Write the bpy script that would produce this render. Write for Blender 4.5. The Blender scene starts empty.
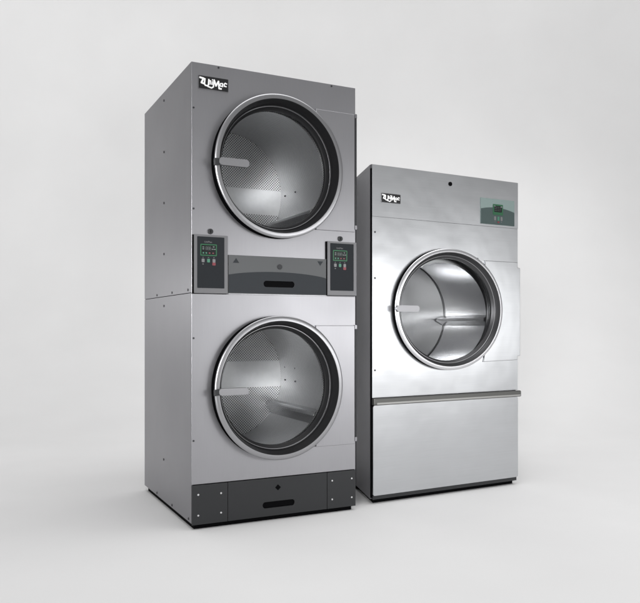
import bpy, bmesh, math, random
from mathutils import Vector, Matrix
random.seed(7)
S = bpy.context.scene
COL = S.collection
# ------------------------------------------------------------------ camera
CAM_H = 0.8256
cam = bpy.data.cameras.new('camera'); co = bpy.data.objects.new('camera', cam); COL.objects.link(co)
co.location = (0, 0, CAM_H); co.rotation_euler = (math.radians(90), 0, 0)
cam.sensor_fit = 'HORIZONTAL'; cam.sensor_width = 36; cam.lens = 736.847 / 640 * 36
cam.shift_y = (327.205 - 301.5) / 640
cam.clip_start = 0.05; cam.clip_end = 100
S.camera = co
# ------------------------------------------------------------------ world + lamps
W = bpy.data.worlds.new('World'); S.world = W; W.use_nodes = True
bg = W.node_tree.nodes['Background']; bg.inputs[0].default_value = (1.0, 1.0, 1.0, 1); bg.inputs[1].default_value = 0.34
def area(name, loc, target, sx, sy, power, col=(1, 1, 1), spread=180):
    l = bpy.data.lights.new(name, 'AREA'); l.shape = 'RECTANGLE'; l.size = sx; l.size_y = sy; l.energy = power; l.color = col
    l.spread = math.radians(spread)
    o = bpy.data.objects.new(name, l); COL.objects.link(o); o.location = loc
    o.rotation_euler = (Vector(target) - Vector(loc)).to_track_quat('-Z', 'Y').to_euler()
    return o
area('key_softbox', (4.4, 1.78, 0.90), (0.65, 3.9, 0.85), 1.9, 0.70, 10.0, spread=110)
area('strip_softbox', (3.3, 0.35, 0.98), (-0.2, 3.2, 0.98), 1.3, 0.72, 8.4, spread=110)
area('side_softbox', (-3.7, 4.9, 1.10), (-0.8, 3.5, 1.05), 1.2, 0.5, 2.9, spread=120)
area('front_fill_softbox', (-1.0, -2.0, 1.55), (0.1, 3.4, 1.1), 1.2, 1.2, 12, spread=34)  # unseen fill lamp added to brighten the drum interiors
area('overhead_softbox', (0.0, 5.0, 6.5), (0.0, 5.0, 0.0), 10, 5, 141)
area('overhead_front_softbox', (0.6, 2.2, 6.5), (0.3, 2.6, 0.0), 8, 2.5, 66, spread=100)
area('backdrop_high_softbox', (0.0, 3.5, 7.5), (0.0, 8.5, 4.0), 12, 1.5, 42, spread=80)
area('backdrop_low_softbox', (0.0, 4.0, 7.0), (0.0, 8.5, 0.8), 12, 1.5, 10, spread=80)
area('left_wall_softbox', (-5.5, 3.0, 5.0), (-4.5, 8.5, 2.0), 2, 2, 30, spread=100)
area('right_wall_softbox', (5.5, 3.0, 5.0), (4.5, 8.5, 2.0), 2, 2, 10, spread=100)
S.view_settings.view_transform = 'Standard'; S.view_settings.look = 'None'
S.view_settings.exposure = 0; S.view_settings.gamma = 1
# ------------------------------------------------------------------ materials
def mat(name, col, metal=0.0, rough=0.5, bump=0.0, bscale=(1, 1, 1), var=0.0, spec=0.5, emit=None, coat=0.0, ripple=0.0):
    m = bpy.data.materials.new(name); m.use_nodes = True
    nt = m.node_tree; N = nt.nodes; L = nt.links; p = N['Principled BSDF']
    p.inputs['Base Color'].default_value = (*col, 1); p.inputs['Metallic'].default_value = metal
    p.inputs['Roughness'].default_value = rough; p.inputs['Specular IOR Level'].default_value = spec
    p.inputs['Coat Weight'].default_value = coat
    tc = N.new('ShaderNodeTexCoord')
    mp = N.new('ShaderNodeMapping'); mp.inputs['Scale'].default_value = bscale; L.new(tc.outputs['Object'], mp.inputs[0])
    n1 = N.new('ShaderNodeTexNoise'); n1.inputs['Scale'].default_value = 1; n1.inputs['Detail'].default_value = 4; L.new(mp.outputs[0], n1.inputs['Vector'])
    n2 = N.new('ShaderNodeTexNoise'); n2.inputs['Scale'].default_value = 2.3; n2.inputs['Detail'].default_value = 3; L.new(tc.outputs['Object'], n2.inputs['Vector'])
    if var:
        mr = N.new('ShaderNodeMapRange'); mr.inputs[3].default_value = max(0.02, rough - var); mr.inputs[4].default_value = rough + var
        mr.inputs[1].default_value = 0.1; mr.inputs[2].default_value = 0.9; mr.interpolation_type = 'SMOOTHSTEP'
        L.new(n2.outputs[0], mr.inputs[0]); L.new(mr.outputs[0], p.inputs['Roughness'])
    mx = N.new('ShaderNodeMix'); mx.data_type = 'RGBA'; mx.inputs[6].default_value = (*[c * 0.93 for c in col], 1); mx.inputs[7].default_value = (*[min(1, c * 1.06) for c in col], 1)
    L.new(n1.outputs[0], mx.inputs[0]); L.new(mx.outputs[2], p.inputs['Base Color'])
    if bump:
        b = N.new('ShaderNodeBump'); b.inputs['Strength'].default_value = bump; b.inputs['Distance'].default_value = 0.001
        L.new(n1.outputs[0], b.inputs['Height']); L.new(b.outputs[0], p.inputs['Normal'])
        if ripple:
            b2 = N.new('ShaderNodeBump'); b2.inputs['Strength'].default_value = 1; b2.inputs['Distance'].default_value = ripple
            L.new(n2.outputs[0], b2.inputs['Height']); L.new(b2.outputs[0], b.inputs['Normal'])
    if emit:
        p.inputs['Emission Color'].default_value = (*col, 1); p.inputs['Emission Strength'].default_value = emit
    return m
M = {}
FZ = -0.018
M['floor'] = mat('studio_floor', (0.80, 0.797, 0.797), 0, 0.9, spec=0.1)
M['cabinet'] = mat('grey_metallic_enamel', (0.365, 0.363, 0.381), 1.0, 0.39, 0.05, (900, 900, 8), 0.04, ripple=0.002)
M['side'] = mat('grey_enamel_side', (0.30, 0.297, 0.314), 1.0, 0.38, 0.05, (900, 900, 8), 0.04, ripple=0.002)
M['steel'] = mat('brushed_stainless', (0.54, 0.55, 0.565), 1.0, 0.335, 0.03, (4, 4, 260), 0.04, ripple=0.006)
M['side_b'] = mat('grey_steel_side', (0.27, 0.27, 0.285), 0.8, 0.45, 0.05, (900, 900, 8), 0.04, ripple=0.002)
M['ring'] = mat('satin_cast_ring', (0.36, 0.36, 0.373), 1.0, 0.34, 0.03, (200, 200, 200), 0.03)
M['ringb'] = mat('polished_ring', (0.72, 0.72, 0.74), 1.0, 0.32, 0.02, (200, 200, 200), 0.03)
M['black'] = mat('black_rubber', (0.004, 0.004, 0.0045), 0, 0.9, spec=0.0)
M['funnel'] = mat('black_gloss_bezel', (0.012, 0.012, 0.013), 0.0, 0.40, spec=0.22)
M['funnelb'] = mat('dark_grey_bezel', (0.055, 0.055, 0.058), 0.5, 0.34)
M['handle'] = mat('satin_handle', (0.30, 0.30, 0.312), 0.9, 0.40, 0.03, (200, 200, 200), 0.03)
M['lip'] = mat('dark_steel_lip', (0.30, 0.30, 0.31), 1.0, 0.3)
M['dark'] = mat('charcoal_enamel', (0.022, 0.023, 0.025), 0.2, 0.45, 0.2, (700, 700, 700), 0.04)
M['slot'] = mat('black_recess', (0.003, 0.003, 0.0035), 0, 0.85, spec=0.05)
M['hole'] = mat('dark_screw', (0.06, 0.06, 0.065), 0.8, 0.45)
M['screw'] = mat('zinc_screw', (0.75, 0.75, 0.76), 1, 0.3)
M['frame'] = mat('grey_plastic_frame', (0.15, 0.15, 0.157), 0.3, 0.45)
M['face'] = mat('dark_overlay', (0.017, 0.019, 0.022), 0, 0.6, spec=0.15)
M['overlay'] = mat('mid_grey_overlay', (0.095, 0.098, 0.101), 0, 0.6, spec=0.25)
M['arch'] = mat('slate_overlay', (0.026, 0.029, 0.033), 0, 0.6, spec=0.25)
M['teal'] = mat('teal_grey_overlay', (0.20, 0.26, 0.25), 0, 0.4)
M['tealdark'] = mat('dark_teal_overlay', (0.045, 0.070, 0.068), 0, 0.4)
M['green'] = mat('green_print', (0.015, 0.095, 0.040), 0, 0.4)
M['greenbtn'] = mat('green_button', (0.05, 0.17, 0.11), 0, 0.4)
M['redbtn'] = mat('red_button', (0.17, 0.03, 0.04), 0, 0.4)
M['greybtn'] = mat('grey_button', (0.15, 0.15, 0.155), 0, 0.4)
M['led'] = mat('pale_display_segments', (0.11, 0.13, 0.125), 0, 0.4, emit=0.1)
M['ledred'] = mat('red_display_segments', (0.20, 0.05, 0.06), 0, 0.4, emit=0.15)
M['lcd'] = mat('display_window', (0.008, 0.010, 0.010), 0, 0.15)
M['white'] = mat('white_print', (0.85, 0.85, 0.85), 0, 0.45)
M['plate'] = mat('black_badge', (0.008, 0.008, 0.009), 0, 0.35)
M['rail'] = mat('grey_handle_rail', (0.12, 0.12, 0.115), 0.7, 0.4)
M['raillight'] = mat('light_rail_edge', (0.34, 0.34, 0.33), 0.9, 0.38)

def perforated(name, col, rough, period, band, cut=0.28, cylinder=False, amt=1.0):
    m = mat(name, col, 0.95 if cylinder else 0.45, rough, 0.04, (40, 40, 40), 0.05)
    nt = m.node_tree; N = nt.nodes; L = nt.links; p = N['Principled BSDF']
    uv = N.new('ShaderNodeUVMap'); sp = N.new('ShaderNodeSeparateXYZ'); L.new(uv.outputs[0], sp.inputs[0])
    def mth(op, a, b=None):
        n = N.new('ShaderNodeMath'); n.operation = op
        for i, v in enumerate((a, b)):
            if v is None: continue
            if isinstance(v, (int, float)): n.inputs[i].default_value = v
            else: L.new(v, n.inputs[i])
        return n.outputs[0]
    k = 2 * math.pi / period
    cx = mth('COSINE', mth('MULTIPLY', sp.outputs[0], k)); cy = mth('COSINE', mth('MULTIPLY', sp.outputs[1], k))
    hole = mth('GREATER_THAN', mth('MULTIPLY', cx, cy), cut)
    src = sp.outputs[0] if cylinder else sp.outputs[1]
    a = mth('GREATER_THAN', mth('ABSOLUTE', mth('SUBTRACT', src, band[0])), band[1])
    mask = mth('MULTIPLY', mth('MULTIPLY', hole, a), amt)
    dk = N.new('ShaderNodeBsdfDiffuse'); dk.inputs[0].default_value = (0.012, 0.012, 0.012, 1)
    ms = N.new('ShaderNodeMixShader'); L.new(mask, ms.inputs[0]); L.new(p.outputs[0], ms.inputs[1]); L.new(dk.outputs[0], ms.inputs[2])
    L.new(ms.outputs[0], N['Material Output'].inputs[0])
    return m
M['perf_back_up'] = perforated('perforated_drum_back', (0.66, 0.66, 0.67), 0.44, 0.0140, (-0.037, 0.066))
M['perf_back_low'] = perforated('perforated_drum_back_band', (0.66, 0.66, 0.67), 0.44, 0.0140, (0.015, 0.069))
M['perf_wall'] = perforated('perforated_drum_wall', (0.80, 0.80, 0.81), 0.34, 0.0125, (9.0, 0.055), 0.35, True, 0.5)
M['drum'] = mat('stainless_drum', (0.76, 0.76, 0.77), 1.0, 0.22, 0.0, (5, 5, 5), 0.0)
M['rib'] = mat('stainless_rib', (0.66, 0.66, 0.67), 1.0, 0.25)

def glass_mat():
    m = bpy.data.materials.new('door_glass'); m.use_nodes = True
    nt = m.node_tree; N = nt.nodes; L = nt.links; N.remove(N['Principled BSDF'])
    t = N.new('ShaderNodeBsdfTransparent'); t.inputs[0].default_value = (0.90, 0.91, 0.91, 1)
    g = N.new('ShaderNodeBsdfGlossy'); g.inputs['Roughness'].default_value = 0.10
    f = N.new('ShaderNodeFresnel'); f.inputs[0].default_value = 1.13
    mx = N.new('ShaderNodeMixShader'); L.new(f.outputs[0], mx.inputs[0]); L.new(t.outputs[0], mx.inputs[1]); L.new(g.outputs[0], mx.inputs[2])
    L.new(mx.outputs[0], N['Material Output'].inputs[0]); return m
M['glass'] = glass_mat()
# ------------------------------------------------------------------ helpers
class Frame:
    """A machine: local x right along its front, y into its depth, z up, root at centre of base."""
    def __init__(s, name, label, cat, o, yaw, w, d):
        s.w, s.d = w, d
        s.root = bpy.data.objects.new(name, None); COL.objects.link(s.root)
        c, sn = math.cos(yaw), math.sin(yaw)
        s.root.location = (o[0] + c * w / 2 - sn * d / 2, o[1] + sn * w / 2 + c * d / 2, 0)
        s.root.rotation_euler = (0, 0, yaw); s.root['label'] = label; s.root['category'] = cat
        s.root.empty_display_size = 0.2
        s.off = Vector((-w / 2, -d / 2, 0))
    def obj(s, name, bm, m, parent=None, bevel=0, smooth=False, label=None):
        bmesh.ops.recalc_face_normals(bm, faces=bm.faces)
        me = bpy.data.meshes.new(name); bm.to_mesh(me); bm.free()
        for v in me.vertices: v.co += s.off
        me.materials.append(m)
        ob = bpy.data.objects.new(name, me); COL.objects.link(ob); ob.parent = parent or s.root
        if smooth:
            for f in me.polygons: f.use_smooth = True
            try: me.set_sharp_from_angle(angle=math.radians(40))
            except Exception: pass
        if bevel:
            b = ob.modifiers.new('bevel', 'BEVEL'); b.width = bevel; b.segments = 4 if bevel > 0.005 else 2; b.limit_method = 'ANGLE'; b.angle_limit = math.radians(40)
        if label: ob['label'] = label
        return ob
def box(x0, x1, y0, y1, z0, z1, bm=None):
    bm = bm or bmesh.new()
    vs = [bm.verts.new((x, y, z)) for x in (x0, x1) for y in (y0, y1) for z in (z0, z1)]
    for f in ((0, 1, 3, 2), (4, 6, 7, 5), (0, 4, 5, 1), (2, 3, 7, 6), (0, 2, 6, 4), (1, 5, 7, 3)): bm.faces.new([vs[i] for i in f])
    return bm
def ell(cx, cz, rx, rz, n=96): return [(cx + rx * math.cos(2 * math.pi * i / n), cz + rz * math.sin(2 * math.pi * i / n)) for i in range(n)]
def rect(x0, x1, z0, z1): return [(x0, z0), (x1, z0), (x1, z1), (x0, z1)]
def rrect(x0, x1, z0, z1, r, n=8):
    P = []
    for cx, cz, a in ((x1 - r, z1 - r, 0), (x0 + r, z1 - r, 90), (x0 + r, z0 + r, 180), (x1 - r, z0 + r, 270)):
        for i in range(n + 1):
            t = math.radians(a + 90 * i / n); P.append((cx + r * math.cos(t), cz + r * math.sin(t)))
    return P
def plate(outer, holes, y0, y1, bm=None):
    """flat plate in the x-z plane between y0 (front) and y1 (back) with real holes"""
    bm = bm or bmesh.new(); start = set(bm.faces)
    loops = []
    edges = []
    for lp in [outer] + holes:
        vs = [bm.verts.new((x, y0, z)) for x, z in lp]; loops.append(vs)
        edges += [bm.edges.new((vs[i], vs[(i + 1) % len(vs)])) for i in range(len(vs))]
    bmesh.ops.triangle_fill(bm, use_beauty=True, use_dissolve=False, edges=edges, normal=(0, -1, 0))
    ff = [f for f in bm.faces if f not in start]
    cp = {}
    for lp in loops:
        for v in lp: cp[v] = bm.verts.new((v.co.x, y1, v.co.z))
    for f in ff: bm.faces.new([cp[v] for v in reversed(f.verts)])
    for vs in loops:
        for i in range(len(vs)):
            a, b = vs[i], vs[(i + 1) % len(vs)]; bm.faces.new((a, b, cp[b], cp[a]))
    return bm
def lathe(cx, cz, sx, prof, n=128, closed=False, uvR=None):
    """profile of (radius, y) round the machine's depth axis; sx stretches x"""
    bm = bmesh.new(); rings = []
    uvl = bm.loops.layers.uv.new('UVMap')
    for r, y in prof:
        rings.append([bm.verts.new((cx + r * sx * math.cos(2 * math.pi * i / n), y, cz + r * math.sin(2 * math.pi * i / n))) for i in range(n)])
    pairs = list(zip(range(len(prof) - 1), range(1, len(prof))))
    if closed: pairs.append((len(prof) - 1, 0))
    L = [0]
    for i in range(1, len(prof)): L.append(L[-1] + math.dist(prof[i], prof[i - 1]))
    for a, b in pairs:
        for i in range(n):
            j = (i + 1) % n
            f = bm.faces.new((rings[a][i], rings[a][j], rings[b][j], rings[b][i]))
            if uvR:
                def U(k): 
                    t = k - n if k > n / 2 else k
                    return 2 * math.pi * t / n * uvR
                i0 = i; j0 = i + 1
                if i0 >= n / 2: i0 -= n; j0 -= n
                us = [i0, j0, j0, i0]; vv = [L[a], L[a], L[b], L[b]]
                for lp, uu, v in zip(f.loops, us, vv): lp[uvl].uv = (2 * math.pi * uu / n * uvR, v)
    return bm
def disc(cx, cz, sx, r, y, n=96, dome=0.0, rings=6):
    bm = bmesh.new(); uvl = bm.loops.layers.uv.new('UVMap')
    c = bm.verts.new((cx, y - dome, cz)); prev = None
    for k in range(1, rings + 1):
        q = k / rings
        cur = [bm.verts.new((cx + r * q * sx * math.cos(2 * math.pi * i / n), y - dome * (1 - q * q), cz + r * q * math.sin(2 * math.pi * i / n))) for i in range(n)]
        for i in range(n):
            j = (i + 1) % n
            if prev: bm.faces.new((prev[i], prev[j], cur[j], cur[i]))
            else: bm.faces.new((c, cur[i], cur[j]))
        prev = cur
    for f in bm.faces:
        for lp in f.loops: lp[uvl].uv = (lp.vert.co.x - cx, lp.vert.co.z - cz)
    return bm
def knob(x, z, r, y0, y1, n=24, bm=None):
    return plate(ell(x, z, r, r, n), [], y0, y1, bm)
def stroke(pts, w, y0, y1, bm):
    for (x0, z0), (x1, z1) in zip(pts, pts[1:]):
        d = Vector((x1 - x0, z1 - z0)); l = d.length or 1e-6; d /= l; n = Vector((-d.y, d.x)) * w / 2; e = d * w * 0.3
        P = [(x0 - e.x + n.x, z0 - e.y + n.y), (x0 - e.x - n.x, z0 - e.y - n.y), (x1 + e.x - n.x, z1 + e.y - n.y), (x1 + e.x + n.x, z1 + e.y + n.y)]
        y0 -= 0.00002
        plate(P, [], y0, y1, bm)
# the badge lettering, drawn on a 13 x 5.4 grid
LETTERS = [
    ([(0.6, 4.55), (2.15, 4.35), (1.25, 2.45), (2.3, 2.2)], 0.75),          # swash leading into the U
    ([(2.75, 4.3), (2.55, 2.2), (2.9, 1.55), (3.9, 1.4), (4.3, 2.0), (4.45, 4.2)], 0.62),
    ([(4.6, 2.2), (4.65, 3.7), (5.2, 3.75), (5.35, 2.3)], 0.42),             # n
    ([(5.95, 2.3), (6.0, 3.55)], 0.42), ([(6.02, 4.15), (6.04, 4.35)], 0.45), # i
    ([(4.0, 1.2), (5.6, 0.75), (6.4, 1.3), (6.75, 4.3)], 0.55),              # underline rising into the M
    ([(6.75, 4.3), (7.55, 1.9), (8.65, 4.0), (8.95, 1.0), (9.9, 0.95)], 0.66),
    ([(10.15, 3.3), (9.55, 3.2), (9.3, 2.5), (9.7, 2.0), (10.35, 2.2), (10.45, 3.4), (10.5, 1.9)], 0.40),  # a
    ([(12.3, 3.35), (11.6, 3.6), (11.1, 3.0), (11.25, 2.3), (12.1, 2.2)], 0.50),                        # c
]
def badge(F, x0, x1, z0, z1, y):
    sx = (x1 - x0) / 13; sz = (z1 - z0) / 5.4
    b = F.obj('badge', plate(rrect(x0, x1, z0, z1, 0.003), [], y - 0.0025, y), M['plate'])
    F.obj('rim', plate(rrect(x0 - 0.0015, x1 + 0.0015, z0 - 0.0015, z1 + 0.0015, 0.004), [rrect(x0 + 0.0003, x1 - 0.0003, z0 + 0.0003, z1 - 0.0003, 0.003)], y - 0.0032, y), M['frame'], b)
    bm = bmesh.new()
    for k, (pts, w) in enumerate(LETTERS):
        stroke([(x0 + px * sx, z0 + pz * sz) for px, pz in pts], w * sz, y - 0.0032 - 0.0002 * k, y - 0.0026, bm)
    F.obj('lettering', bm, M['white'], b)
def shell(F, name, pts, z0, z1, m, top=True, bottom=True, t=0.004):
    """folded sheet cabinet: walls along an open plan outline (front side open) plus top and bottom"""
    bm = bmesh.new(); n = len(pts)
    cx = sum(p[0] for p in pts) / n; cy = sum(p[1] for p in pts) / n
    inn = [(p[0] + (t if p[0] < cx else -t), p[1] + (-t if p[1] > cy else 0)) for p in pts]
    def col(p): return (bm.verts.new((p[0], p[1], z0)), bm.verts.new((p[0], p[1], z1)))
    O = [col(p) for p in pts]; I = [col(p) for p in inn]
    for i in range(n - 1):
        bm.faces.new((O[i][0], O[i + 1][0], O[i + 1][1], O[i][1])); bm.faces.new((I[i + 1][0], I[i][0], I[i][1], I[i + 1][1]))
        for k in (0, 1): bm.faces.new((O[i][k], O[i + 1][k], I[i + 1][k], I[i][k]))
    for i in (0, n - 1): bm.faces.new((O[i][0], O[i][1], I[i][1], I[i][0]))
    for flag, k, s in ((top, 1, -1), (bottom, 0, 1)):
        if flag:
            z = z1 if k else z0
            a = [bm.verts.new((p[0], p[1], z - s * 0.0 + s * 0.0005)) for p in inn]; b = [bm.verts.new((p[0], p[1], z + s * t)) for p in inn]
            bm.faces.new(a); bm.faces.new(list(reversed(b)))
            for i in range(n): bm.faces.new((a[i], a[(i + 1) % n], b[(i + 1) % n], b[i]))
    return F.obj(name, bm, m)
def door(F, cx, cz, sx, R, Rin, Rg, proud, gd, ringm, funm):
    """round door: dark skirt, rounded metal ring, dark funnel, glass, handle"""
    p = proud
    prof = [(R - 0.001, -p + 0.006), (R, -p + 0.002), (R - 0.002, -p - 0.0005), (R - 0.006, -p - 0.0020), ((R + Rin) / 2, -p - 0.0030), (Rin + 0.006, -p - 0.0034), (Rin + 0.002, -p - 0.0034), (Rin + 0.0015, -p + 0.006)]
    d = F.obj('door', lathe(cx, cz, sx, prof, closed=True), ringm, smooth=True)
    F.obj('gasket', lathe(cx, cz, sx, [(R - 0.001, -0.0005), (R - 0.001, -p + 0.004), (R - 0.012, -p + 0.004), (R - 0.012, -0.0005)], closed=True), M['black'], d, smooth=True)
    a = Rin - Rg; D = gd + p
    prof = [(Rin + 0.0016, -p - 0.0030), (Rin - 0.001, -p - 0.0028), (Rin - 0.10 * a, -p + 0.06 * D), (Rin - 0.42 * a, -p + 0.52 * D), (Rin - 0.47 * a, -p + 0.50 * D), (Rin - 0.52 * a, -p + 0.54 * D), (Rin - 0.78 * a, gd - 0.008), (Rg, gd - 0.002), (Rg, gd + 0.010), (Rin - 0.35 * a, gd + 0.010), (Rin + 0.002, -p + 0.03)]
    F.obj('bezel', lathe(cx, cz, sx, prof, closed=True), funm, d, smooth=True)
    F.obj('bead', lathe(cx, cz, sx, [(Rin - 0.58 * a + 0.0012 * math.cos(t), -p + 0.585 * D + 0.0012 * math.sin(t) - 0.001) for t in [k * math.pi / 3 for k in range(6)]], closed=True), M['lip'], d, smooth=True)
    F.obj('glass', disc(cx, cz, sx, Rg + 0.001, gd + 0.004, dome=0.004), M['glass'], d, smooth=True)
    return d
def handle(F, d, x0, x1, z0, z1, y0, y1, xm, ym, m):
    """bar handle: rounded bar plus a dark pivot block on the ring"""
    zc = (z0 + z1) / 2; h = z1 - z0
    bm = plate(rrect(x0, x1, z0, z1, h * 0.42), [], y0, y1)
    hd = F.obj('handle', bm, m, d, bevel=0.006)
    bm = plate([(xm, zc - h * 0.55), (x0 + 0.012, zc - h * 0.40), (x0 + 0.012, zc + h * 0.40), (xm, zc + h * 0.35)], [], y0 + 0.003, ym)
    F.obj('handle_pivot', bm, M['dark'], d, bevel=0.002)
def ribs(F, D, cx, cz, sx, R, angs, y0, y1, h, wdt):
    for a in angs:
        bm = bmesh.new(); a = math.radians(a)
        n = Vector((math.cos(a), math.sin(a))); t = Vector((-n.y, n.x))
        A = []
        for y in (y0, y1):
            row = []
            for rr, tt in ((R, -wdt), (R - h * 0.55, -wdt * 0.62), (R - h * 0.93, -wdt * 0.3), (R - h, 0), (R - h * 0.93, wdt * 0.3), (R - h * 0.55, wdt * 0.62), (R, wdt)):
                q = n * rr + t * tt; row.append(bm.verts.new((cx + q.x * sx, y, cz + q.y)))
            A.append(row)
        for i in range(6): bm.faces.new((A[0][i], A[0][i + 1], A[1][i + 1], A[1][i]))
        bm.faces.new(A[0]); bm.faces.new(list(reversed(A[1])))
        F.obj('baffle', bm, M['rib'], D, bevel=0.002)
def screws(F, pts, m, r, parent=None, y=0.0):
    for x, z in pts:
        F.obj('screw', knob(x, z, r, y - 0.002, y + 0.0005, 12), m, parent, bevel=0.0006)
def side_screws(F, pts, m, r):
    for y, z in pts:
        bm = bmesh.new(); n = 12
        a = [bm.verts.new((-0.002, y + r * math.cos(k * math.pi / 6), z + r * math.sin(k * math.pi / 6))) for k in range(n)]
        b = [bm.verts.new((0.0005, v.co.y, v.co.z)) for v in a]
        bm.faces.new(a); bm.faces.new(list(reversed(b)))
        for i in range(n): bm.faces.new((a[i], a[(i + 1) % n], b[(i + 1) % n], b[i]))
        F.obj('screw', bm, m)
def tiny_text(F, s, x, z, size, y, m, parent):
    c = bpy.data.curves.new('lettering', 'FONT'); c.body = s; c.size = size; c.extrude = 0.0001; c.align_x = 'CENTER'
    t = bpy.data.objects.new('tmp', c); COL.objects.link(t)
    dg = bpy.context.evaluated_depsgraph_get(); me = bpy.data.meshes.new_from_object(t.evaluated_get(dg))
    bpy.data.objects.remove(t)
    for v in me.vertices: v.co = Vector((x + v.co.x, y - v.co.z, z + v.co.y)) + F.off
    me.materials.clear(); me.materials.append(m)
    o = bpy.data.objects.new('lettering', me); COL.objects.link(o); o.parent = parent
# ------------------------------------------------------------------ setting: seamless studio sweep
def sweep():
    X0, X1 = -14, 14; yb = 8.5; R = 3.0
    bm = bmesh.new()
    a = [bm.verts.new(v) for v in ((X0, -9, FZ), (X1, -9, FZ), (X1, yb - R, FZ), (X0, yb - R, FZ))]
    bm.faces.new(a); me = bpy.data.meshes.new('floor'); bm.to_mesh(me); bm.free(); me.materials.append(M['floor'])
    o = bpy.data.objects.new('floor', me); COL.objects.link(o); o['kind'] = 'structure'
    bm = bmesh.new(); rows = []
    prof = [(yb - R + R * math.sin(t), R - R * math.cos(t)) for t in [math.pi / 2 * k / 48 for k in range(49)]] + [(yb, 9.0)]
    for y, z in prof: rows.append((bm.verts.new((X0, y, z + FZ)), bm.verts.new((X1, y, z + FZ))))
    for p, q in zip(rows, rows[1:]): bm.faces.new((p[0], p[1], q[1], q[0]))
    for f in bm.faces: f.smooth = True
    me = bpy.data.meshes.new('backdrop'); bm.to_mesh(me); bm.free(); me.materials.append(M['floor'])
    o = bpy.data.objects.new('backdrop', me); COL.objects.link(o); o['kind'] = 'structure'
sweep()
# ------------------------------------------------------------------ stacked dryer
Fa = Frame('stacked_tumble_dryer', 'tall grey double tumble dryer of two stacked round doors on a black base', 'tumble dryer', (-0.5333, 3.0594), 0.4599, 0.777, 0.8445)
w, dp = Fa.w, Fa.d
outl = lambda a, b: [(0, 0.0025), (0, dp), (w, dp), (w, 0.0025)]
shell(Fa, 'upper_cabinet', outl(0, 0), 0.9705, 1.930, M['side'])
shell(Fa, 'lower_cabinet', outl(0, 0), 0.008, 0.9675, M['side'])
Fa.obj('seam_strip', box(0.003, w - 0.003, 0.003, dp - 0.003, 0.9650, 0.9730), M['slot'])
Fa.obj('shadow_plinth', box(0.014, w - 0.014, 0.014, dp - 0.020, FZ, 0.010), M['slot'])  # added near-black block, stands in for the contact shadow under the stack
CU, CL = 1.523, 0.563; CX = 0.386; SX = 0.967
for nm, z0, z1, cz in (('upper_front_panel', 0.9675, 1.930, CU), ('lower_front_panel', 0.170, 0.9655, CL)):
    Fa.obj(nm, plate(rect(0, w, z0, z1), [ell(CX, cz, 0.268 * SX, 0.268)], 0, 0.0023), M['cabinet'], bevel=0.0009)
for cz, angs in ((CU, (-37, 118, 233)), (CL, (-31, 89, 209))):
    D = Fa.obj('drum', lathe(CX, cz, SX, [(0.262, 0.065), (0.312, 0.067), (0.312, 0.66)], uvR=0.312), M['perf_wall'], smooth=True)
    Fa.obj('drum_back', disc(CX, cz, SX, 0.3115, 0.655), M['perf_back_up' if cz == CU else 'perf_back_low'], D)
    Fa.obj('throat', lathe(CX, cz, SX, [(0.2682, 0.0002), (0.2682, 0.064), (0.272, 0.064), (0.272, 0.0025)], closed=True), M['funnel'], D, smooth=True)
    ribs(Fa, D, CX, cz, SX, 0.3115, angs, 0.08, 0.65, 0.050, 0.040)
    zo = -0.037 if cz == CU else 0.018
    for yy in (0.60, 0.47):
        for dz in (zo - 0.034, zo + 0.034):
            bm = box(CX + 0.3115 * SX - 0.0045, CX + 0.3115 * SX + 0.001, yy - 0.004, yy + 0.004, cz + dz - 0.004, cz + dz + 0.004)
            Fa.obj('rivet', bm, M['hole'], D, bevel=0.001)
    d = door(Fa, CX, cz, SX, 0.312, 0.2885, 0.256, 0.046, 0.028, M['ring'], M['funnel'])
    if cz == CU: handle(Fa, d, 0.099, 0.231, 1.498, 1.530, -0.066, -0.050, 0.080, -0.046, M['handle'])
    else: handle(Fa, d, 0.098, 0.229, 0.542, 0.571, -0.066, -0.050, 0.080, -0.046, M['handle'])
for z0, z1 in ((1.2635, 1.8055), (0.2885, 0.8335)):
    cz = (z0 + z1) / 2
    cz = CU if cz > 1 else CL
    arc = [(CX + SX * 0.308 * math.cos(t), cz + 0.308 * math.sin(t)) for t in [-0.90 + 1.80 * k / 40 for k in range(41)]]
    hp = Fa.obj('hinge_plate', plate([(0.571, z0), (0.769, z0), (0.769, z1), (0.571, z1)] + arc[::-1], [], -0.010, -0.0003), M['cabinet'], bevel=0.002)
    Fa.obj('hinge', plate(rect(0.7715, 0.7800, z0 + 0.03, z1 - 0.015), [], -0.010, 0.004), M['dark'], hp, bevel=0.002)
    for zc in (z0 + 0.022, z1 - 0.008):
        Fa.obj('hinge_knuckle', plate(rrect(0.7705, 0.7812, zc - 0.010, zc + 0.010, 0.003), [], -0.009, 0.003), M['side'], hp, bevel=0.001)
badge(Fa, 0.0290, 0.1590, 1.8228, 1.8765, 0.0)
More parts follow.
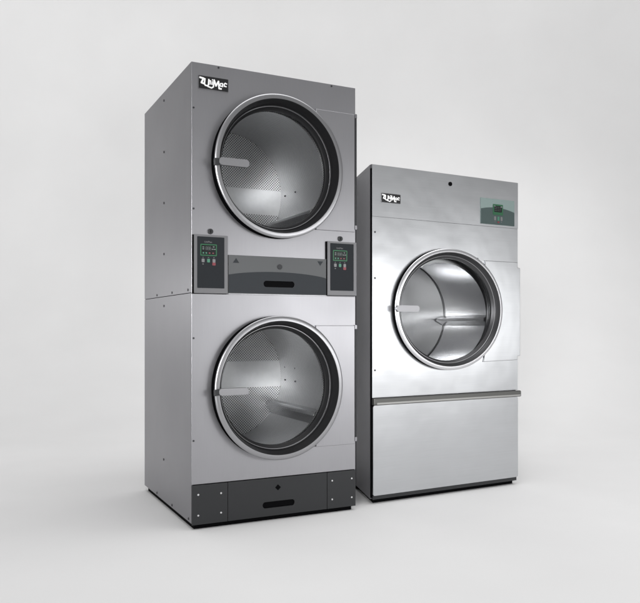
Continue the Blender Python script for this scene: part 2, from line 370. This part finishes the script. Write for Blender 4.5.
def control(F, x0, x1, z0, z1, label=None):
    c = F.obj('control_panel', plate(rrect(x0, x1, z0, z1, 0.002), [], -0.011, -0.0003), M['frame'], bevel=0.0025)
    F.obj('gasket', plate(rect(x0 - 0.0050, x1 - 0.003, z0 - 0.002, z1 - 0.002), [], -0.007, -0.0006), M['black'], c)
    a, b = x0 + 0.0135, x1 - 0.0155; f0, f1 = z0 + 0.0215, z1 - 0.0085
    F.obj('overlay', plate(rrect(a, b, f0, f1, 0.002), [], -0.0122, -0.0108), M['face'], c)
    W_ = b - a; X = lambda t: a + t * W_; Z = lambda t: f1 - t * 0.219
    y = -0.0124
    s = F.obj('display', plate(rrect(X(0.11), X(0.72), Z(0.365), Z(0.14), 0.003), [], y, -0.0118), M['lcd'], c)
    F.obj('display_border', plate(rrect(X(0.11), X(0.72), Z(0.365), Z(0.14), 0.003), [rrect(X(0.145), X(0.685), Z(0.345), Z(0.16), 0.002)], y - 0.0003, y), M['green'], s)
    bm = bmesh.new()
    for px, pz in ((0.22, 0.20), (0.22, 0.235), (0.60, 0.19), (0.56, 0.235), (0.64, 0.235)):
        plate(rect(X(px) - 0.0038, X(px) + 0.0038, Z(pz) - 0.0022, Z(pz) + 0.0022), [], y - 0.0004, y, bm)
    for px in (0.33, 0.40, 0.47):
        for sg in range(3): plate(rect(X(px) - 0.0018, X(px) + 0.0018, Z(0.19 + sg * 0.03) - 0.0006, Z(0.19 + sg * 0.03) + 0.0006), [], y - 0.0004, y, bm)
        for e in (0.0022, -0.0033): plate(rect(X(px) + e, X(px) + e + 0.0011, Z(0.25), Z(0.19)), [], y - 0.0004, y, bm)
    F.obj('digits', bm, M['led'], s)
    bm = bmesh.new()
    for px in (0.22, 0.33): plate(rect(X(px) - 0.003, X(px) + 0.003, Z(0.325), Z(0.295)), [], y - 0.0004, y, bm)
    F.obj('indicator', bm, M['greenbtn'], s)
    bm = bmesh.new()
    for px in (0.45, 0.58): plate(rect(X(px) - 0.003, X(px) + 0.003, Z(0.320), Z(0.30)), [], y - 0.0004, y, bm)
    F.obj('indicator', bm, M['ledred'], s)
    tiny_text(F, 'UniMac', X(0.40), Z(0.115), 0.011, -0.0124, M['greybtn'], c)
    for px, mm, lo in ((0.21, 'greybtn', 0.455), (0.41, 'greenbtn', 0.455), (0.61, 'greybtn', 0.455)):
        F.obj('button', plate(rrect(X(px) - 0.0062, X(px) + 0.0062, Z(lo + 0.035), Z(lo - 0.035), 0.003), [], -0.0135, -0.0120), M[mm], c, bevel=0.0005)
        F.obj('button_print', plate(rect(X(px) - 0.003, X(px) + 0.003, Z(lo - 0.060) - 0.001, Z(lo - 0.060) + 0.001), [], -0.0126, -0.0120), M['greybtn'], c)
    F.obj('button', plate(rrect(X(0.61) - 0.0072, X(0.61) + 0.0072, Z(0.545), Z(0.485), 0.003), [], -0.0134, -0.0121), M['redbtn'], c, bevel=0.0005)
    F.obj('button_print', plate(rect(X(0.21) - 0.003, X(0.21) + 0.003, Z(0.53), Z(0.515)), [], -0.0126, -0.0120), M['greybtn'], c)
control(Fa, 0.0074, 0.1541, 0.9675, 1.2120)
control(Fa, 0.6280, 0.7770, 0.9705, 1.2150)
for x, z in ((0.0809, 1.2276), (0.6972, 1.2295)):
    k = Fa.obj('lock', knob(x, z, 0.0115, -0.006, 0), M['dark'], bevel=0.002)
    Fa.obj('keyway', plate(rect(x - 0.0015, x + 0.0015, z - 0.006, z + 0.006), [], -0.0066, -0.0059), M['slot'], k)
# lint compartment between the control panels
slotU = rrect(0.3190, 0.4680, 1.0000, 1.0275, 0.0130)
arch = [(0.1600, 0.9720)] + [(0.6250, 0.9720)] + [(x, 1.0450 + (1.0665 - 1.0450) * (1 - ((x - 0.385) / 0.240) ** 2) ** 0.8 if abs(x - 0.385) < 0.24 else 1.0450) for x in [0.6250 - 0.465 * k / 32 for k in range(33)]]
lp = Fa.obj('lint_drawer', plate(rect(0.1595, 0.6255, 0.9690, 1.1330), [slotU], -0.0060, -0.0003), M['overlay'], bevel=0.001)
Fa.obj('overlay', plate(arch, [slotU], -0.0068, -0.0058), M['arch'], lp)
Fa.obj('finger_slot', plate(slotU, [], -0.0012, -0.0002), M['slot'], lp)
lk = Fa.obj('lock', knob(0.3943, 1.0899, 0.0110, -0.010, -0.0058), M['dark'], lp, bevel=0.002)
Fa.obj('warning_mark', plate([(0.1785, 1.1000), (0.2075, 1.1000), (0.1930, 1.1205)], [], -0.0064, -0.0058), M['arch'], lp)
Fa.obj('warning_mark', plate([(0.5930, 1.1020), (0.6075, 1.1220), (0.5785, 1.1220)], [], -0.0064, -0.0058), M['arch'], lp)
Fa.obj('trim_strip', plate(rect(0.159, 0.627, 0.9655, 0.9690), [], -0.0045, -0.0003), M['ring'])
# black base with its drawer
slotL = rrect(0.3165, 0.4680, 0.0375, 0.0645, 0.0130)
Fa.obj('base_drawer', plate(rect(0.1580, 0.6290, 0.002, 0.1675), [slotL], -0.003, 0.001), M['dark'], bevel=0.0012)
bd = Fa.obj('base_recess', box(0.010, w - 0.010, 0.0015, 0.03, 0.012, 0.160), M['slot'])
Fa.obj('base_latch', plate([(0.3881 - 0.013, 0.1239), (0.3881, 0.1110), (0.3881 + 0.013, 0.1239), (0.3881, 0.1368)], [], -0.0055, -0.0028), M['slot'], bd, bevel=0.001)
for x0, x1, sc in ((0.0005, 0.1562, [(0.0272, 0.1274), (0.1266, 0.1250), (0.0272, 0.0411), (0.1266, 0.0425)]), (0.6305, 0.7768, [(0.6545, 0.1287), (0.7555, 0.1299), (0.6545, 0.0437), (0.7555, 0.0433)])):
    bp = Fa.obj('base_plate', plate(rect(x0, x1, 0.002, 0.1675), [], -0.004, 0.001), M['dark'], bevel=0.0012)
    screws(Fa, sc, M['screw'], 0.0042, bp, -0.004)
screws(Fa, [(0.0085, 1.739), (0.0085, 1.3193), (0.0085, 0.3527), (0.1169, 1.9215), (0.6535, 1.9215), (0.0085, 0.78)], M['hole'], 0.0042)
side_screws(Fa, [(0.4502, 1.891), (0.4502, 1.649), (0.4502, 1.4093), (0.4502, 1.1696), (0.5841, 0.981), (0.3077, 0.982), (0.0521, 0.983), (0.4502, 0.9253), (0.4558, 0.203), (0.5841, 0.020), (0.3077, 0.020), (0.0447, 0.020)], M['hole'], 0.0055)
# ------------------------------------------------------------------ single dryer
Fb = Frame('tumble_dryer', 'shorter silver stainless tumble dryer with one round door and a plain lower panel', 'tumble dryer', (0.2483, 3.5081), 0.5129, 0.939, 0.95)
w, dp, H = Fb.w, Fb.d, 1.6028
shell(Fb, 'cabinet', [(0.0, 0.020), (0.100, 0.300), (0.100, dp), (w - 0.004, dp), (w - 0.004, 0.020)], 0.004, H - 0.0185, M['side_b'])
bm = bmesh.new(); pl = [(0.0, 0.0025), (0.0, 0.020), (0.100, 0.300), (0.100, dp), (w, dp), (w, 0.0025)]
lo = [bm.verts.new((x, y, H - 0.018)) for x, y in pl]; hi = [bm.verts.new((x, y, H)) for x, y in pl]
bm.faces.new(lo); bm.faces.new(hi)
for i in range(6): bm.faces.new((lo[i], lo[(i + 1) % 6], hi[(i + 1) % 6], hi[i]))
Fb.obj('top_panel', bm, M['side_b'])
Fb.obj('side_gap_strip', box(0.0025, 0.012, 0.0030, 0.0210, 0.010, H - 0.0190), M['black'])  # black strip filling the gap between front panels and cabinet side
Fb.obj('inner_frame', plate(rect(0.013, w - 0.013, 0.02, H - 0.02), [ell(0.462, 0.9155, 0.280 * 1.128, 0.280)], 0.004, 0.018), M['slot'])
bm = bmesh.new(); pq = [(0.018, 0.022), (0.118, 0.300), (0.118, dp - 0.03), (w - 0.020, dp - 0.03), (w - 0.020, 0.022)]
lo = [bm.verts.new((x, y, FZ)) for x, y in pq]; hi = [bm.verts.new((x, y, 0.016)) for x, y in pq]
bm.faces.new(lo); bm.faces.new(hi)
for i in range(5): bm.faces.new((lo[i], lo[(i + 1) % 5], hi[(i + 1) % 5], hi[i]))
Fb.obj('shadow_plinth', bm, M['slot'])  # added black base too, its colour gives the dark contact shadow below
CB, CZ, SB = 0.462, 0.9155, 1.128
Fb.obj('header_panel', plate(rect(0.0, w, 1.3555, H), [], 0, 0.0022), M['steel'], bevel=0.001)
Fb.obj('header_lip', plate(rect(0.006, w - 0.004, 1.3510, 1.3555), [], 0.0012, 0.003), M['frame'])
Fb.obj('front_panel', plate(rect(0.0, w - 0.002, 0.488, 1.3545), [ell(CB, CZ, 0.279 * SB, 0.279)], 0, 0.0022), M['steel'], bevel=0.001)
Fb.obj('lower_panel', plate(rrect(0.002, w - 0.006, 0.022, 0.452, 0.010), [], -0.006, 0.0022), M['steel'], bevel=0.003)
Fb.obj('kick_strip', plate(rect(0.004, w - 0.010, 0.002, 0.0215), [], 0.001, 0.006), M['dark'], bevel=0.001)
r = Fb.obj('grip_rail', plate(rect(-0.004, w + 0.004, 0.4535, 0.4865), [], -0.022, -0.0003), M['rail'], bevel=0.006)
Fb.obj('grip_edge', plate(rrect(0.012, w - 0.004, 0.4575, 0.4665, 0.003), [], -0.0240, -0.0215), M['raillight'], r, bevel=0.0008)
D = Fb.obj('drum', lathe(CB, CZ - 0.02, SB, [(0.262, 0.050), (0.310, 0.052), (0.310, 0.47)], uvR=0.31), M['drum'], smooth=True)
Fb.obj('drum_back', disc(CB, CZ - 0.02, SB, 0.3095, 0.465, dome=-0.02), M['drum'], D, smooth=True)
Fb.obj('drum_seam', lathe(CB, CZ - 0.02, SB, [(0.3100, 0.4575), (0.3080, 0.4575), (0.3080, 0.460), (0.3100, 0.460)], closed=True), M['hole'], D, smooth=True)
Fb.obj('throat', lathe(CB, CZ, SB, [(0.2792, 0.0002), (0.2792, 0.049), (0.283, 0.049), (0.283, 0.0025)], closed=True), M['funnelb'], D, smooth=True)
ribs(Fb, D, CB, CZ - 0.02, SB, 0.309, (-6, 114, 234), 0.06, 0.46, 0.055, 0.030)
d = door(Fb, CB, CZ, SB, 0.3060, 0.2868, 0.2590, 0.0245, 0.007, M['ringb'], M['funnelb'])
handle(Fb, d, 0.113, 0.247, 0.9000, 0.931, -0.044, -0.028, 0.1245, -0.024, M['handle'])
arc = [(CB + SB * 0.301 * math.cos(t), CZ + 0.301 * math.sin(t)) for t in [-0.80 + 1.60 * k / 40 for k in range(41)]]
hp = Fb.obj('hinge_plate', plate([(0.690, 0.6450), (0.928, 0.6500), (0.928, 0.6700), (0.947, 0.6720), (0.947, 1.1440), (0.928, 1.1460), (0.928, 1.1740), (0.700, 1.1740)] + arc[::-1], [], -0.009, -0.0003), M['steel'], bevel=0.003)
screws(Fb, [(0.655, 1.182), (0.016, 1.06), (0.016, 0.62), (0.016, 1.28)], M['hole'], 0.0045)
lk = Fb.obj('lock', knob(0.4736, 1.5526, 0.0105, -0.004, 0), M['slot'], bevel=0.001)
badge(Fb, 0.0524, 0.1621, 1.4262, 1.4690, 0.0)
x0, x1, z0, z1 = 0.6734, 0.9100, 1.3660, 1.5020
c = Fb.obj('control_panel', plate(rrect(x0, x1, z0, z1, 0.003), [], -0.003, -0.0003), M['teal'], bevel=0.0008)
am = 0.5 * (x0 + x1) - 0.012
ar = [(x0 + 0.0005, z0 + 0.0005), (x1 - 0.0005, z0 + 0.0005)] + [(x, 1.4380 + 0.0185 * (1 - ((x - am) / 0.131) ** 2)) for x in [x1 - 0.0005 - (x1 - x0 - 0.001) * k / 24 for k in range(25)]]
Fb.obj('overlay', plate(ar, [], -0.0036, -0.0029), M['tealdark'], c)
s = Fb.obj('display', plate(rrect(0.7570, 0.8270, 1.4240, 1.4740, 0.004), [], -0.0042, -0.0034), M['lcd'], c)
Fb.obj('display_border', plate(rrect(0.7570, 0.8270, 1.4180, 1.4740, 0.004), [rrect(0.7650, 0.8190, 1.4330, 1.4660, 0.003)], -0.0046, -0.0034), M['green'], s)
bm = bmesh.new()
for px in (0.772, 0.783, 0.794, 0.806):
    for k in range(3): plate(rect(px - 0.0025, px + 0.0025, 1.4400 + k * 0.009, 1.4425 + k * 0.009), [], -0.0050, -0.0041, bm)
plate(rect(0.762, 0.774, 1.462, 1.467), [], -0.0050, -0.0041, bm); plate(rect(0.811, 0.823, 1.458, 1.466), [], -0.0050, -0.0041, bm)
Fb.obj('digits', bm, M['led'], s)
for x, mm in ((0.7710, 'greybtn'), (0.7950, 'greenbtn'), (0.8165, 'greybtn')):
    Fb.obj('button', plate(rrect(x - 0.0065, x + 0.0065, 1.3880, 1.4100, 0.005), [], -0.0050, -0.0035), M[mm], c, bevel=0.0006)
    Fb.obj('button_print', plate(rect(x - 0.004, x + 0.004, 1.3805, 1.3830), [], -0.0045, -0.0035), M['greybtn'], c)
Fb.obj('button', plate(rrect(0.7890, 0.8010, 1.3760, 1.3850, 0.002), [], -0.0050, -0.0035), M['redbtn'], c)
# ------------------------------------------------------------------ render
S.render.engine = 'CYCLES'
S.cycles.max_bounces = 16; S.cycles.glossy_bounces = 10; S.cycles.diffuse_bounces = 4; S.cycles.transparent_max_bounces = 16
S.render.film_transparent = False
